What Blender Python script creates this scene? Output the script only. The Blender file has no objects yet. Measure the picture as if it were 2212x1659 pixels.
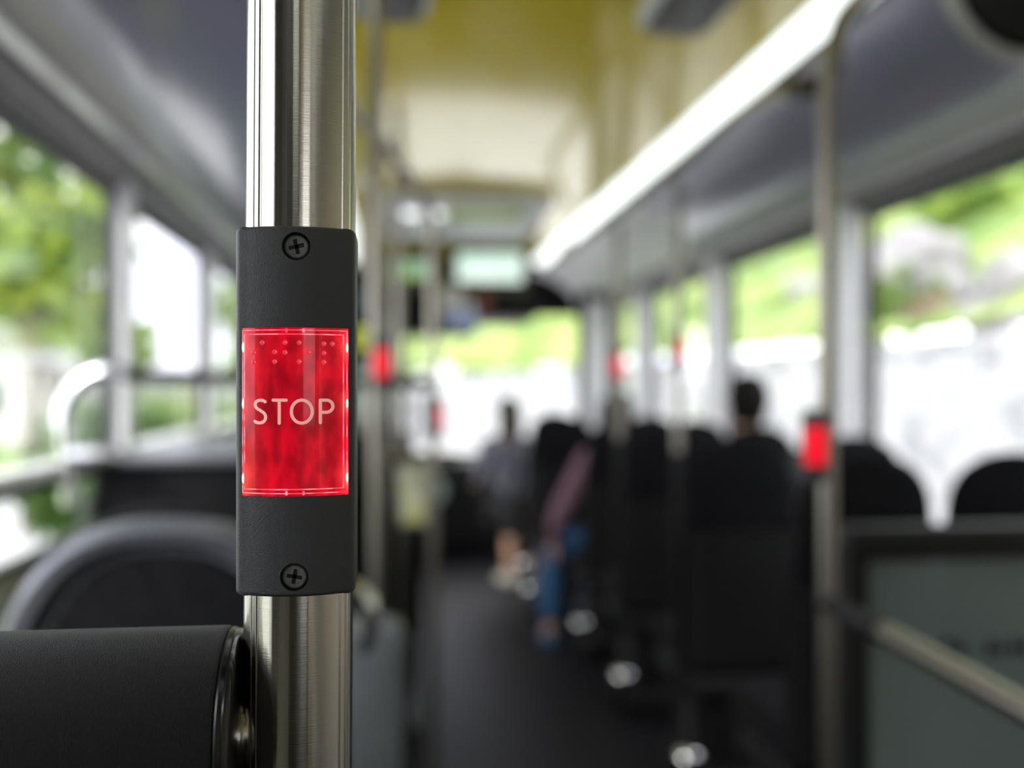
import bpy, bmesh, math, random
from mathutils import Vector, Matrix, noise
random.seed(7)
PI = math.pi
sc = bpy.context.scene
COL = sc.collection
ZC = 1.30                      # eye height above the bus floor
F = 2173.0
YAW = math.radians(6.85)

# ---------------------------------------------------------------- camera, world, sun, exposure
cam_d = bpy.data.cameras.new('camera')
cam = bpy.data.objects.new('camera', cam_d); COL.objects.link(cam)
cam.location = (0, 0, ZC); cam.rotation_euler = (PI/2, 0, -YAW)
cam_d.sensor_width = 17.3; cam_d.lens = 17.3*F/2212
cam_d.shift_y = 10.5/2212
cam_d.clip_start = 0.02; cam_d.clip_end = 400
cam_d.dof.use_dof = True; cam_d.dof.focus_distance = 0.306; cam_d.dof.aperture_fstop = 2.15
sc.camera = cam

w = bpy.data.worlds.new('sky'); sc.world = w; w.use_nodes = True
nt = w.node_tree; nt.nodes.clear()
wo = nt.nodes.new('ShaderNodeOutputWorld'); bg = nt.nodes.new('ShaderNodeBackground')
tc = nt.nodes.new('ShaderNodeTexCoord'); nz = nt.nodes.new('ShaderNodeTexNoise'); rp = nt.nodes.new('ShaderNodeValToRGB')
nz.inputs['Scale'].default_value = 2.5; nz.inputs['Detail'].default_value = 4
rp.color_ramp.elements[0].position = .35; rp.color_ramp.elements[0].color = (.76, .77, .97, 1)
rp.color_ramp.elements[1].position = .6; rp.color_ramp.elements[1].color = (1, .955, .985, 1)
nt.links.new(tc.outputs['Generated'], nz.inputs['Vector']); nt.links.new(nz.outputs[0], rp.inputs[0])
nt.links.new(rp.outputs[0], bg.inputs[0]); nt.links.new(bg.outputs[0], wo.inputs[0])
bg.inputs[1].default_value = 3.6

sd = bpy.data.lights.new('sun', 'SUN'); sd.energy = 4.5; sd.angle = math.radians(25); sd.color = (1, .97, .9)
so = bpy.data.objects.new('sun', sd); COL.objects.link(so)
so.rotation_euler = (math.radians(50), math.radians(-30), math.radians(-20))

sc.view_settings.view_transform = 'Standard'; sc.view_settings.look = 'None'
sc.view_settings.gamma = 1; sc.view_settings.use_curve_mapping = False
sc.view_settings.exposure = 0.3

# ---------------------------------------------------------------- helpers
def ray(px, py):
    """(X/Y, H/Y) of the photograph's pixel in bus coordinates"""
    u = (px-1106)/F; v = (840-py)/F
    c = math.cos(YAW)-u*math.sin(YAW)
    return (math.sin(YAW)+u*math.cos(YAW))/c, v/c
def at(px, py, Y):
    a, b = ray(px, py); return Vector((a*Y, Y, ZC+b*Y))

def mat(name, col, rough=.5, metal=0.0, spec=.5, coat=0.0, bump=0.0, bscale=200, col2=None, cscale=20, emis=None, estr=0, stretch=None, detail=3, lo=.35, hi=.65):
    m = bpy.data.materials.new(name); m.use_nodes = True
    n = m.node_tree; b = n.nodes['Principled BSDF']
    b.inputs['Roughness'].default_value = rough; b.inputs['Metallic'].default_value = metal
    b.inputs['Specular IOR Level'].default_value = spec
    b.inputs['Coat Weight'].default_value = coat; b.inputs['Coat Roughness'].default_value = .08
    t = n.nodes.new('ShaderNodeTexCoord'); mp = n.nodes.new('ShaderNodeMapping')
    if stretch: mp.inputs['Scale'].default_value = stretch
    n.links.new(t.outputs['Object'], mp.inputs[0])
    c2 = col2 or tuple(min(1, c*1.12) for c in col)
    z = n.nodes.new('ShaderNodeTexNoise'); z.inputs['Scale'].default_value = cscale; z.inputs['Detail'].default_value = detail
    r = n.nodes.new('ShaderNodeValToRGB')
    r.color_ramp.elements[0].color = (*col, 1); r.color_ramp.elements[1].color = (*c2, 1)
    r.color_ramp.elements[0].position = lo; r.color_ramp.elements[1].position = hi
    n.links.new(mp.outputs[0], z.inputs['Vector']); n.links.new(z.outputs[0], r.inputs[0]); n.links.new(r.outputs[0], b.inputs['Base Color'])
    if bump:
        z2 = n.nodes.new('ShaderNodeTexNoise'); z2.inputs['Scale'].default_value = bscale; z2.inputs['Detail'].default_value = 4
        bp = n.nodes.new('ShaderNodeBump'); bp.inputs['Strength'].default_value = bump; bp.inputs['Distance'].default_value = .001
        n.links.new(mp.outputs[0], z2.inputs['Vector']); n.links.new(z2.outputs[0], bp.inputs['Height']); n.links.new(bp.outputs[0], b.inputs['Normal'])
    if emis:
        b.inputs['Emission Color'].default_value = (*emis, 1); b.inputs['Emission Strength'].default_value = estr
    return m

def glass_mat(name, tint=(.93, .97, .95), opacity=.0, base=(.1, .1, .1), rough=.02):
    """thin pane: clear transmission, fresnel reflection, optional film"""
    m = bpy.data.materials.new(name); m.use_nodes = True
    n = m.node_tree; n.nodes.clear()
    o = n.nodes.new('ShaderNodeOutputMaterial'); tr = n.nodes.new('ShaderNodeBsdfTransparent'); gl = n.nodes.new('ShaderNodeBsdfGlossy')
    lw = n.nodes.new('ShaderNodeLayerWeight'); lw.inputs[0].default_value = .5
    pw = n.nodes.new('ShaderNodeMath'); pw.operation = 'POWER'; pw.inputs[1].default_value = 5; n.links.new(lw.outputs['Facing'], pw.inputs[0])
    fr = n.nodes.new('ShaderNodeMapRange'); fr.inputs[3].default_value = .04; fr.inputs[4].default_value = .8; n.links.new(pw.outputs[0], fr.inputs[0]); mx = n.nodes.new('ShaderNodeMixShader')
    tr.inputs[0].default_value = (*[c**.5 for c in tint], 1); gl.inputs['Roughness'].default_value = rough
    src = tr
    if opacity:
        df = n.nodes.new('ShaderNodeBsdfDiffuse'); df.inputs[0].default_value = (*base, 1)
        m2 = n.nodes.new('ShaderNodeMixShader'); m2.inputs[0].default_value = opacity
        n.links.new(tr.outputs[0], m2.inputs[1]); n.links.new(df.outputs[0], m2.inputs[2]); src = m2
    n.links.new(fr.outputs[0], mx.inputs[0]); n.links.new(src.outputs[0], mx.inputs[1]); n.links.new(gl.outputs[0], mx.inputs[2])
    n.links.new(mx.outputs[0], o.inputs[0])
    return m

def emit_mat(name, col, s, col2=None, scale=4.0):
    m = bpy.data.materials.new(name); m.use_nodes = True
    n = m.node_tree; b = n.nodes['Principled BSDF']; b.inputs['Base Color'].default_value = (*[c*.3 for c in col], 1); b.inputs['Roughness'].default_value = .2
    b.inputs['Emission Strength'].default_value = s; b.inputs['Emission Color'].default_value = (*col, 1)
    if col2:
        t = n.nodes.new('ShaderNodeTexCoord'); z = n.nodes.new('ShaderNodeTexNoise'); z.inputs['Scale'].default_value = scale; z.inputs['Detail'].default_value = 1
        r = n.nodes.new('ShaderNodeValToRGB'); r.color_ramp.elements[0].color = (*col, 1); r.color_ramp.elements[1].color = (*col2, 1)
        r.color_ramp.elements[0].position = .42; r.color_ramp.elements[1].position = .58
        n.links.new(t.outputs['Object'], z.inputs['Vector']); n.links.new(z.outputs[0], r.inputs[0]); n.links.new(r.outputs[0], b.inputs['Emission Color'])
    return m

class MB:
    def __init__(s): s.v = []; s.f = []
    def add(s, vs, fs):
        k = len(s.v); s.v += [tuple(v) for v in vs]; s.f += [tuple(i+k for i in f) for f in fs]; return s
    def box(s, x0, x1, y0, y1, z0, z1):
        vs = [(x, y, z) for x in (x0, x1) for y in (y0, y1) for z in (z0, z1)]
        return s.add(vs, [(0, 1, 3, 2), (4, 6, 7, 5), (0, 4, 5, 1), (2, 3, 7, 6), (0, 2, 6, 4), (1, 5, 7, 3)])
    def rbox(s, x0, x1, y0, y1, z0, z1, r=.02, axis='y', n=6):
        """box with four rounded edges running along axis"""
        lim = {'x': (y0, y1, z0, z1), 'y': (x0, x1, z0, z1), 'z': (x0, x1, y0, y1)}[axis]
        a0, a1, b0, b1 = lim; out = []
        for ca, cb, t0 in ((a1-r, b1-r, 0), (a0+r, b1-r, PI/2), (a0+r, b0+r, PI), (a1-r, b0+r, 1.5*PI)):
            for i in range(n+1):
                t = t0+PI/2*i/n; out.append((ca+r*math.cos(t), cb+r*math.sin(t)))
        c0, c1 = {'x': (x0, x1), 'y': (y0, y1), 'z': (z0, z1)}[axis]
        e = min(r*.4, abs(c1-c0)*.2); ma, mb = (a0+a1)/2, (b0+b1)/2
        rings = []
        for c, sh in ((c0, e), (c0+e, 0), (c1-e, 0), (c1, e)):
            ring = []
            for a, b in out:
                a2 = a-math.copysign(min(sh, abs(a-ma)), a-ma); b2 = b-math.copysign(min(sh, abs(b-mb)), b-mb)
                ring.append({'x': (c, a2, b2), 'y': (a2, c, b2), 'z': (a2, b2, c)}[axis])
            rings.append(ring)
        return s.loft(rings)
    def loft(s, rings, closed=True, cap=True):
        n = len(rings[0]); vs = [p for r in rings for p in r]; fs = []
        for i in range(len(rings)-1):
            for j in range(n if closed else n-1):
                a = i*n+j; b = i*n+(j+1) % n; fs.append((a, b, b+n, a+n))
        if cap: fs.append(tuple(range(n-1, -1, -1))); fs.append(tuple(range((len(rings)-1)*n, len(rings)*n)))
        return s.add(vs, fs)
    def tube(s, pts, r, n=16, closed=False):
        P = [Vector(p) for p in pts]; R = r if isinstance(r, (list, tuple)) else [r]*len(P)
        rings = []; up = None
        for i, p in enumerate(P):
            if closed: d = P[(i+1) % len(P)]-P[i-1]
            else: d = (P[min(i+1, len(P)-1)]-P[max(i-1, 0)])
            d.normalize()
            if up is None:
                up = Vector((0, 0, 1)) if abs(d.z) < .9 else Vector((1, 0, 0))
            x = d.cross(up).normalized(); up = x.cross(d).normalized()
            rings.append([p+R[i]*(x*math.cos(2*PI*k/n)+up*math.sin(2*PI*k/n)) for k in range(n)])
        if closed: rings.append(rings[0]); return s.loft(rings, cap=False)
        return s.loft(rings)
    def lathe(s, prof, c=(0, 0, 0), axis='z', n=32):
        c = Vector(c); rings = []
        for r, h in prof:
            ring = []
            for k in range(n):
                a, b = r*math.cos(2*PI*k/n), r*math.sin(2*PI*k/n)
                ring.append(c+Vector({'z': (a, b, h), 'x': (h, a, b), 'y': (a, h, b)}[axis]))
            rings.append(ring)
        return s.loft(rings)
    def ball(s, c, rx, ry=None, rz=None, n=16, m=10):
        ry = ry or rx; rz = rz or rx
        rings = [[(c[0]+rx*math.sin(t)*math.cos(2*PI*k/n), c[1]+ry*math.sin(t)*math.sin(2*PI*k/n), c[2]-rz*math.cos(t)) for k in range(n)] for t in [max(.05, min(PI-.05, PI*i/m)) for i in range(m+1)]]
        return s.loft(rings)
    def quad(s, a, b, c, d): return s.add([a, b, c, d], [(0, 1, 2, 3)])
    def build(s, name, m=None, parent=None, smooth=True, angle=40):
        me = bpy.data.meshes.new(name); me.from_pydata(s.v, [], s.f); me.update()
        bm = bmesh.new(); bm.from_mesh(me); bmesh.ops.recalc_face_normals(bm, faces=bm.faces); bm.to_mesh(me); bm.free()
        if smooth:
            me.shade_smooth(); me.set_sharp_from_angle(angle=math.radians(angle))
        o = bpy.data.objects.new(name, me); COL.objects.link(o)
        if m: me.materials.append(m)
        if parent: o.parent = parent; o.matrix_parent_inverse = Matrix.Translation(parent.location).inverted() if False else Matrix.Identity(4)
        return o

def tag(o, label, cat=None, group=None, kind=None):
    o['label'] = label
    if cat: o['category'] = cat
    if group: o['group'] = group
    if kind: o['kind'] = kind
    return o
def struct(o, label=None):
    o['kind'] = 'structure'
    if label: o['label'] = label
    return o
def thing(name, label, cat, loc=(0, 0, 0), rz=0, group=None):
    o = bpy.data.objects.new(name, None); COL.objects.link(o); o.empty_display_size = .05
    o.location = loc; o.rotation_euler = (0, 0, rz); return tag(o, label, cat, group)
def dup(root, loc, label, group=None, rz=None, skip=()):
    r = root.copy(); COL.objects.link(r); r.location = loc; r['label'] = label
    if rz is not None: r.rotation_euler = (0, 0, rz)
    if group: r['group'] = group
    for ch in list(root.children):
        if ch.name.split('.')[0] in skip: continue
        c = ch.copy(); COL.objects.link(c); c.parent = r
        for g in ch.children:
            d = g.copy(); COL.objects.link(d); d.parent = c
    return r
def curve(pts, n=8):
    """Catmull-Rom through the points"""
    P = [Vector(p) for p in pts]; P = [2*P[0]-P[1]]+P+[2*P[-1]-P[-2]]; out = []
    for i in range(1, len(P)-2):
        for k in range(n):
            t = k/n; a, b, c, d = P[i-1:i+3]
            out.append(.5*((2*b)+(c-a)*t+(2*a-5*b+4*c-d)*t*t+(3*b-a-3*c+d)*t**3))
    out.append(P[-2]); return out
def baked(o):
    """apply the modifiers of o"""
    bpy.context.view_layer.update()
    dg = bpy.context.evaluated_depsgraph_get()
    me = bpy.data.meshes.new_from_object(o.evaluated_get(dg)); o.modifiers.clear(); o.data = me; return o
def cut(o, cutter):
    md = o.modifiers.new('b', 'BOOLEAN'); md.object = cutter; md.operation = 'DIFFERENCE'; md.solver = 'EXACT'
    baked(o); bpy.data.objects.remove(cutter)
    o.data.shade_smooth(); o.data.set_sharp_from_angle(angle=math.radians(30)); return o
def skin(name, nodes, edges, m, parent, sub=2, flat=1.0):
    """nodes: [(point, radius)], one skinned surface"""
    me = bpy.data.meshes.new(name); me.from_pydata([n[0] for n in nodes], edges, []); me.update()
    o = bpy.data.objects.new(name, me); COL.objects.link(o)
    o.modifiers.new('s', 'SKIN'); 
    sk = me.skin_vertices[0].data if me.skin_vertices else None
    if sk is None:
        bm = bmesh.new(); bm.from_mesh(me); bm.verts.layers.skin.verify(); bm.to_mesh(me); bm.free(); sk = me.skin_vertices[0].data
    for i, nd in enumerate(nodes):
        r = nd[1]; sk[i].radius = (r, r) if not isinstance(r, tuple) else r
    sk[0].use_root = True
    sb = o.modifiers.new('u', 'SUBSURF'); sb.levels = sub; sb.render_levels = sub
    baked(o); o.data.materials.clear(); o.data.materials.append(m); o.data.shade_smooth()
    o.parent = parent; return o

# ---------------------------------------------------------------- materials
ROT = .25
def steel_mat(name='brushed stainless steel', rough=.17, col=(.62, .59, .53), brush=True):
    m = bpy.data.materials.new(name); m.use_nodes = True
    n = m.node_tree; b = n.nodes['Principled BSDF']
    b.inputs['Base Color'].default_value = (*col, 1); b.inputs['Metallic'].default_value = 1; b.inputs['Roughness'].default_value = rough
    if brush:
        t = n.nodes.new('ShaderNodeTexCoord'); mp = n.nodes.new('ShaderNodeMapping'); mp.inputs['Scale'].default_value = (25, 25, 5200)
        z = n.nodes.new('ShaderNodeTexNoise'); z.inputs['Scale'].default_value = 1; z.inputs['Detail'].default_value = 3
        bp = n.nodes.new('ShaderNodeBump'); bp.inputs['Strength'].default_value = .14; bp.inputs['Distance'].default_value = .0002
        b.inputs['Anisotropic'].default_value = .8; b.inputs['Anisotropic Rotation'].default_value = ROT
        tg = n.nodes.new('ShaderNodeTangent'); tg.direction_type = 'RADIAL'; tg.axis = 'Z'; n.links.new(tg.outputs[0], b.inputs['Tangent'])
        n.links.new(t.outputs['Object'], mp.inputs[0]); n.links.new(mp.outputs[0], z.inputs['Vector'])
        n.links.new(z.outputs[0], bp.inputs['Height']); n.links.new(bp.outputs[0], b.inputs['Normal'])
        mr = n.nodes.new('ShaderNodeMapRange'); mr.inputs[3].default_value = rough*.8; mr.inputs[4].default_value = rough*1.25
        n.links.new(z.outputs[0], mr.inputs[0]); n.links.new(mr.outputs[0], b.inputs['Roughness'])
    return m
M = {}
M['steel'] = steel_mat()
M['tube'] = steel_mat('satin steel tube', .32, (.30, .275, .24), False)
M['chrome'] = steel_mat('polished steel', .12, (.8, .8, .82), False)
M['housing'] = mat('dark grey moulded plastic', (.058, .060, .067), rough=.42, spec=.4, bump=.35, bscale=2600, col2=(.064, .066, .073), cscale=900)
M['pad'] = mat('black grained vinyl', (.0025, .0028, .0028), rough=.42, spec=.3, bump=1.0, bscale=3200, col2=(.008, .0085, .009), cscale=3000)
M['gloss_black'] = mat('black glossy rubber', (.010, .010, .011), rough=.22)
M['screw'] = mat('dull steel screw', (.15, .155, .15), rough=.5, metal=.3, col2=(.19, .19, .185), cscale=900)
M['recess'] = mat('black plastic recess', (.006, .006, .006), rough=.6)
M['black'] = mat('black plastic', (.007, .007, .0075), rough=.55, spec=.3)
M['fabric'] = mat('black seat fabric', (.005, .005, .0065), rough=.9, spec=.1, bump=.3, bscale=400, col2=(.012, .012, .014), cscale=90)
M['shell'] = mat('dark blue grey seat shell', (.085, .09, .11), rough=.38)
M['cove'] = mat('blue grey cove panel', (.29, .285, .40), rough=.34, coat=1, col2=(.305, .30, .42), cscale=2)
M['cove_grey'] = mat('grey service duct cover', (.38, .37, .38), rough=.33, coat=.6, cscale=2)
M['trim'] = mat('dark grey window rail', (.20, .19, .19), rough=.42)
M['gasket'] = mat('black window rubber', (.012, .013, .012), rough=.6)
M['pillar'] = mat('light grey window pillar cover', (.88, .88, .93), rough=.5)
M['wall'] = mat('light grey side wall laminate', (.52, .51, .49), rough=.5)
M['ceil'] = mat('yellow green gloss ceiling panel', (.70, .60, .012), rough=.30, coat=1.0, spec=.25, col2=(.73, .63, .016), cscale=1.5)
_b = M['ceil'].node_tree.nodes['Principled BSDF']; _b.inputs['Coat IOR'].default_value = 1.8; _b.inputs['Coat Roughness'].default_value = .10; _b.inputs['Coat Tint'].default_value = (1, .93, .55, 1)
for k_ in ('cove', 'cove_grey'):
    _b = M[k_].node_tree.nodes['Principled BSDF']; _b.inputs['Coat Roughness'].default_value = .15; _b.inputs['Coat IOR'].default_value = 1.9
M['floor'] = mat('dark speckled vinyl floor', (.009, .0085, .0105), rough=.5, spec=.12, col2=(.020, .019, .023), cscale=220, lo=.45, hi=.75)
M['glass'] = glass_mat('window glass')
M['divider'] = glass_mat('smoked divider glass', tint=(.25, .33, .31), opacity=.5, base=(.30, .38, .375), rough=.08)
M['light'] = emit_mat('white light diffuser', (.93, 1, .97), 1.6)
M['skin'] = mat('skin', (.50, .30, .21), rough=.5, spec=.3)
M['hair'] = mat('dark hair', (.006, .005, .004), rough=.75, spec=.2, bump=.5, bscale=300)
M['hair_brown'] = mat('brown hair', (.035, .025, .018), rough=.55)
M['mauve'] = mat('mauve knit', (.19, .10, .14), rough=.85)
M['jeans'] = mat('blue denim', (.02, .09, .22), rough=.8)
M['dark_cloth'] = mat('black cloth', (.012, .012, .014), rough=.85)
M['grey_cloth'] = mat('grey lilac jacket', (.16, .16, .20), rough=.8)
M['red_led'] = emit_mat('lit red button', (1, .01, .03), .75)
M['lime'] = mat('lime yellow plastic', (.55, .62, .0), rough=.4)
M['panel'] = mat('blue grey box panel', (.07, .077, .088), rough=.5)
M['hatch'] = mat('light grey hatch frame', (.75, .77, .80), rough=.45)
M['dkgrey'] = mat('dark grey speaker cover', (.09, .09, .085), rough=.5)

# ---------------------------------------------------------------- the bus shell
XL, XR = -.86, 1.68            # side walls at window height
YB, YF = -3.2, 8.5             # rear and windscreen
HT = .95                       # ceiling above the eye
Z = lambda h: ZC+h
GL_T, GL_B = .62, -.58         # right window band
WL_B = -.42                    # left window sill
fl = MB().box(XL, XR, YB, YF, -.06, 0).build('floor', M['floor'], smooth=False); struct(fl)
CX0, CX1 = -.34, 1.02
ce = MB()
N = 10
rings = []
for y in (YB, 2.0, 5.0, YF-.45):
    rings.append([(CX0+(CX1-CX0)*i/N, y, Z(HT+.03-.03*(2*i/N-1)**2)) for i in range(N+1)]+[(CX0+(CX1-CX0)*(N-i)/N, y, Z(HT+.09)) for i in range(N+1)])
ce.loft(rings); struct(ce.build('ceiling', M['ceil']))

def prism(name, m, prof, y0, y1, mirror=False, smooth=True):
    """a closed profile (x, h) run along the bus"""
    pr = [((XL+XR-x) if mirror else x, h) for x, h in prof]
    b = MB().loft([[(x, y, Z(h)) for x, h in pr] for y in (y0, y1)])
    return b.build(name, m, smooth=smooth)
def back(pts, t=.03):
    """thickness towards the outside and up"""
    return pts+[(x+t, h+t) for x, h in reversed(pts)]
cove_arc = [(1.10, .925)]+[(1.10+.37*math.sin(a), .925-.20*(1-math.cos(a))-.05*math.sin(a)) for a in [PI/2*i/8 for i in range(1, 9)]]
duct = [(1.47, .675), (1.485, .66), (1.555, .70), (1.60, .712)]
duct = [(1.472, .672), (1.505, .655), (1.575, .685), (1.60, .70)]
rail_p = [(1.575, .700), (1.58, .665), (1.60, .650), (1.635, .662), (1.655, .64), (1.665, .615), (1.70, .612)]
lipp = [(1.47, .675), (1.49, .655), (1.52, .70), (1.565, .69)]
for side, mir in (('right', False), ('left', True)):
    n0 = 1 if side == 'right' else 5
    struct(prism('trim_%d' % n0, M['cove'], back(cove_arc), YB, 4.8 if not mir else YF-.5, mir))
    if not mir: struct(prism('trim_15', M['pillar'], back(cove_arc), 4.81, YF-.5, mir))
    b = [(1.47, .70), (1.475, .66), (1.50, .645), (1.55, .655), (1.57, .69), (1.575, .73)]
    struct(prism('trim_%d' % (n0+1), M['cove_grey'], b+[(1.55, .76), (1.49, .74)], YB, YF-.5, mir))
    struct(prism('trim_%d' % (n0+2), M['trim'], [(1.565, .72), (1.575, .665), (1.60, .645), (1.635, .655), (1.65, .63), (1.68, .618), (1.72, .618), (1.72, .76), (1.60, .76)], YB, YF-.3, mir))
    # lower wall
    hb = GL_B if side == 'right' else WL_B
    x0, x1 = (XR, XR+.06) if side == 'right' else (XL-.06, XL)
    wl = MB().box(x0, x1, YB, YF, 0, Z(hb)).box(x0, x1, YB, YF, Z(.64), Z(1.0))
    pil = [3.45, 4.93, 6.41, 1.97, .49, -1.0, -2.5] if side == 'right' else [3.31, 4.80, 6.3, 1.80, .3, -1.2]
    if side == 'right': pil += [7.95]
    struct(wl.build('wall_'+side, M['wall'], smooth=False))
    if side == 'left':
        struct(MB().rbox(XL-.01, XL+.035, YB, YF, Z(-.215), Z(-.185), .012).build('trim_9', M['pillar']))
        struct(MB().box(XL-.01, XL+.015, YB, YF, Z(-.25), Z(-.225)).build('trim_10', M['gasket'], smooth=False))
    # pillars and panes
    sgn = -1 if side == 'right' else 1
    xi = XR if side == 'right' else XL
    ps = sorted(pil)
    for k, y in enumerate(ps):
        wdt = .045 if side == 'right' else .06
        a, b_ = sorted((xi+sgn*(.10 if side == 'right' else .045), xi-(sgn*(-.002) if side == 'right' else sgn*.02)))
        struct(MB().rbox(a, b_, y-wdt, y+wdt, Z(hb-.0), Z(.66), .015, 'z').build('trim_%d' % (20+k+(20 if mir else 0)), M['pillar']))
    e = [YB]+ps+[YF]
    for k in range(len(e)-1):
        y0, y1 = e[k]+.05, e[k+1]-.05
        if y1-y0 < .25: continue
        wn = bpy.data.objects.new('window_%d' % (k+1+(10 if mir else 0)), None); COL.objects.link(wn); struct(wn)
        xg = xi-sgn*.03
        MB().box(xg-.003, xg+.003, y0, y1, Z(hb), Z(.63)).build('window_pane', M['glass'], wn, smooth=False)
        g = MB(); t = .035; xa, xb = sorted((xi+sgn*.003, xi-sgn*.025))
        g.box(xa, xb, y0, y0+t, Z(hb), Z(.63)); g.box(xa, xb, y1-t, y1, Z(hb), Z(.63))
        g.box(xa, xb, y0, y1, Z(.60), Z(.635)); g.box(xa, xb, y0, y1, Z(hb), Z(hb+.02))
        g.build('window_gasket', M['gasket'], wn, smooth=False)
# roof above the coves keeps the sky out
struct(MB().box(XL-.06, XR+.06, YB, YF, Z(1.06), Z(1.10)).build('trim_11', M['trim'], smooth=False))
# unseen rear wall; its window is added for light streaks on pole and lens
rw = MB().box(XL-.06, XR+.06, YB-.06, YB, 0, Z(-.12)).box(XL-.06, XR+.06, YB-.06, YB, Z(.60), Z(1.06)).box(XL-.06, .35, YB-.06, YB, Z(-.12), Z(.60)).box(1.30, XR+.06, YB-.06, YB, Z(-.12), Z(.60))
wn = bpy.data.objects.new('window_31', None); COL.objects.link(wn); struct(wn)
MB().box(.35, 1.30, YB-.03, YB-.024, Z(-.12), Z(.60)).build('window_pane', M['glass'], wn, smooth=False)
struct(rw.build('wall_back', mat('grey rear panel', (.26, .25, .22), rough=.5), smooth=False))
struct(MB().rbox(XL-.02, XL+.03, YB, -.25, Z(-.4), Z(.64), .01, 'y').build('trim_12', M['dkgrey']))  # unseen panel added to keep rear left windows out of the pole's reflections
struct(MB().rbox(XR-.12, XR+.02, YB, 1.55, Z(-.6), Z(.64), .01, 'y').build('trim_13', mat('beige reflecting panel', (.80, .72, .58), rough=.5)))  # unseen panel added so the right of the pole reflects tan
# front wall: bulkhead header, posts, dash apron, windscreen
HX1 = 1.22
fw = MB().box(XL-.06, XR+.06, YF-.02, YF+.05, 0, Z(-.55)).box(XL-.06, XR+.06, YF-.02, YF+.05, Z(.62), Z(1.06))
struct(fw.build('wall_front', M['black'], smooth=False))
wn = bpy.data.objects.new('window_30', None); COL.objects.link(wn); struct(wn)
MB().box(XL, XR, YF+.0, YF+.006, Z(-.55), Z(.62)).build('window_pane', M['glass'], wn, smooth=False)
g = MB().box(.14, .19, YF-.04, YF-.001, Z(-.55), Z(.62)).box(XL, .19, YF-.04, YF-.001, Z(.02), Z(.06))
g.build('window_gasket', M['gasket'], wn, smooth=False)

# front door frame on the right: dark post, pale post, dark post
a, _ = ray(1262, 800); b_, _ = ray(1330, 800)
dr = bpy.data.objects.new('door_1', None); COL.objects.link(dr); struct(dr)
Yd = 7.0
p0 = at(1252, 800, Yd).x; p1 = at(1268, 800, Yd).x; p2 = at(1312, 800, Yd).x; p3 = at(1330, 800, Yd).x
MB().rbox(p0, p1, Yd, Yd+.10, .05, Z(.66), .012, 'z').rbox(p2, p3, Yd, Yd+.10, .05, Z(.66), .012, 'z').rbox(p0, p3, Yd, Yd+.1, Z(.62), Z(.70), .015, 'x').build('door_frame', M['gasket'], dr)
MB().rbox(p1, p2, Yd+.02, Yd+.10, .05, Z(.63), .01, 'z').build('door_leaf', M['pillar'], dr)

# ---------------------------------------------------------------- ceiling lights
def strip(name, mir, label):
    X = (lambda x: XL+XR-x) if mir else (lambda x: x)
    t = thing(name, label, 'light')
    prof = [(1.03, .948), (1.037, .93), (1.07, .912), (1.108, .905), (1.116, .925), (1.06, .95)]
    MB().loft([[(X(x), y, Z(h)) for x, h in prof] for y in (-3.0, 7.35)]).build('diffuser', M['light'], t)
    prof = [(1.114, .928), (1.119, .897), (1.130, .897), (1.130, .935)]
    MB().loft([[(X(x), y, Z(h)) for x, h in prof] for y in (-3.0, 7.37)]).build('edge_rail', M['gasket'], t)
    return t
strip('ceiling_light', False, 'long white light strip running along the right edge of the yellow ceiling')
strip('ceiling_light', True, 'long white light strip on the left edge of the ceiling, behind the near pole')

# ---------------------------------------------------------------- main pole
PX, PY = -.0296, .335
pole = thing('grab_pole', 'brushed steel grab pole nearest the camera, carrying the large red button', 'pole', (PX, PY, 0))
rings = []
for z in (0.0, .6, 1.0, 1.2, 1.3, 1.4, 1.6, Z(1.0)):
    ring = []
    for k in range(720):
        an = 2*PI*k/720; r = .0175
        for g0, dp in ((-38, .0005), (-27.5, .0006), (-19, .0006), (-132, .0004), (-141, .0004)):
            d = abs(math.degrees(an)-360-g0)
            if d < 1.6: r -= dp*(1-d/1.6)**.5
        r += 6e-6*(math.sin(an*37)+math.sin(an*61+1)+.8*math.sin(an*23+2))
        off = (z-ZC)*.0055    # the pole leans a touch
        ring.append((r*math.cos(an)+off, r*math.sin(an), z))
    rings.append(ring)
MB().loft(rings).build('pole_tube', M['steel'], pole, angle=60)
MB().lathe([(.045, 0), (.045, .006), (.03, .02), (.0185, .024), (.0185, .04)], (-.007, 0, 0)).build('floor_flange', M['black'], pole)

# ---------------------------------------------------------------- stop button (foreground)
S = .305/F
dev = thing('stop_button', 'dark grey housing with a large lit red STOP button, screwed to the nearest pole', 'stop button', (PX+.0004, PY, ZC))
dz0, dz1 = -.0632, .0495
RF, AH = .029, .0182            # front curvature, half width
def front_y(x, off=0.0): return -.0245+(RF-math.sqrt(RF*RF-x*x))-off
def outline(sh=0.0):
    a = AH-sh; pts = []
    xs = a-.0032
    for i in range(25):
        x = -xs+2*xs*i/24; pts.append((x, front_y(x)+sh))
    yc = front_y(xs)+.0032*1.05
    cr = .0032
    for i in range(1, 7):
        t = -PI/2+.35+(PI/2-.35)*i/6; pts.append((xs+cr*math.cos(t), yc+cr*math.sin(t)+sh*.2))
    for i in range(0, 17):
        t = PI*i/16; pts.append((a*math.cos(t), .0+a*math.sin(t)*1.05))
    for i in range(6, 0, -1):
        t = -PI/2+.35+(PI/2-.35)*i/6; pts.append((-xs-cr*math.cos(t), yc+cr*math.sin(t)+sh*.2))
    return pts
rings = []
for z, sh in ((dz0, .0012), (dz0+.0003, .0006), (dz0+.0009, .0001), (dz0+.0016, 0), (-.03, 0), (.02, 0), (dz1-.0016, 0), (dz1-.0009, .0001), (dz1-.0003, .0006), (dz1, .0012)):
    rings.append([(x, y, z) for x, y in outline(sh)])
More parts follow.
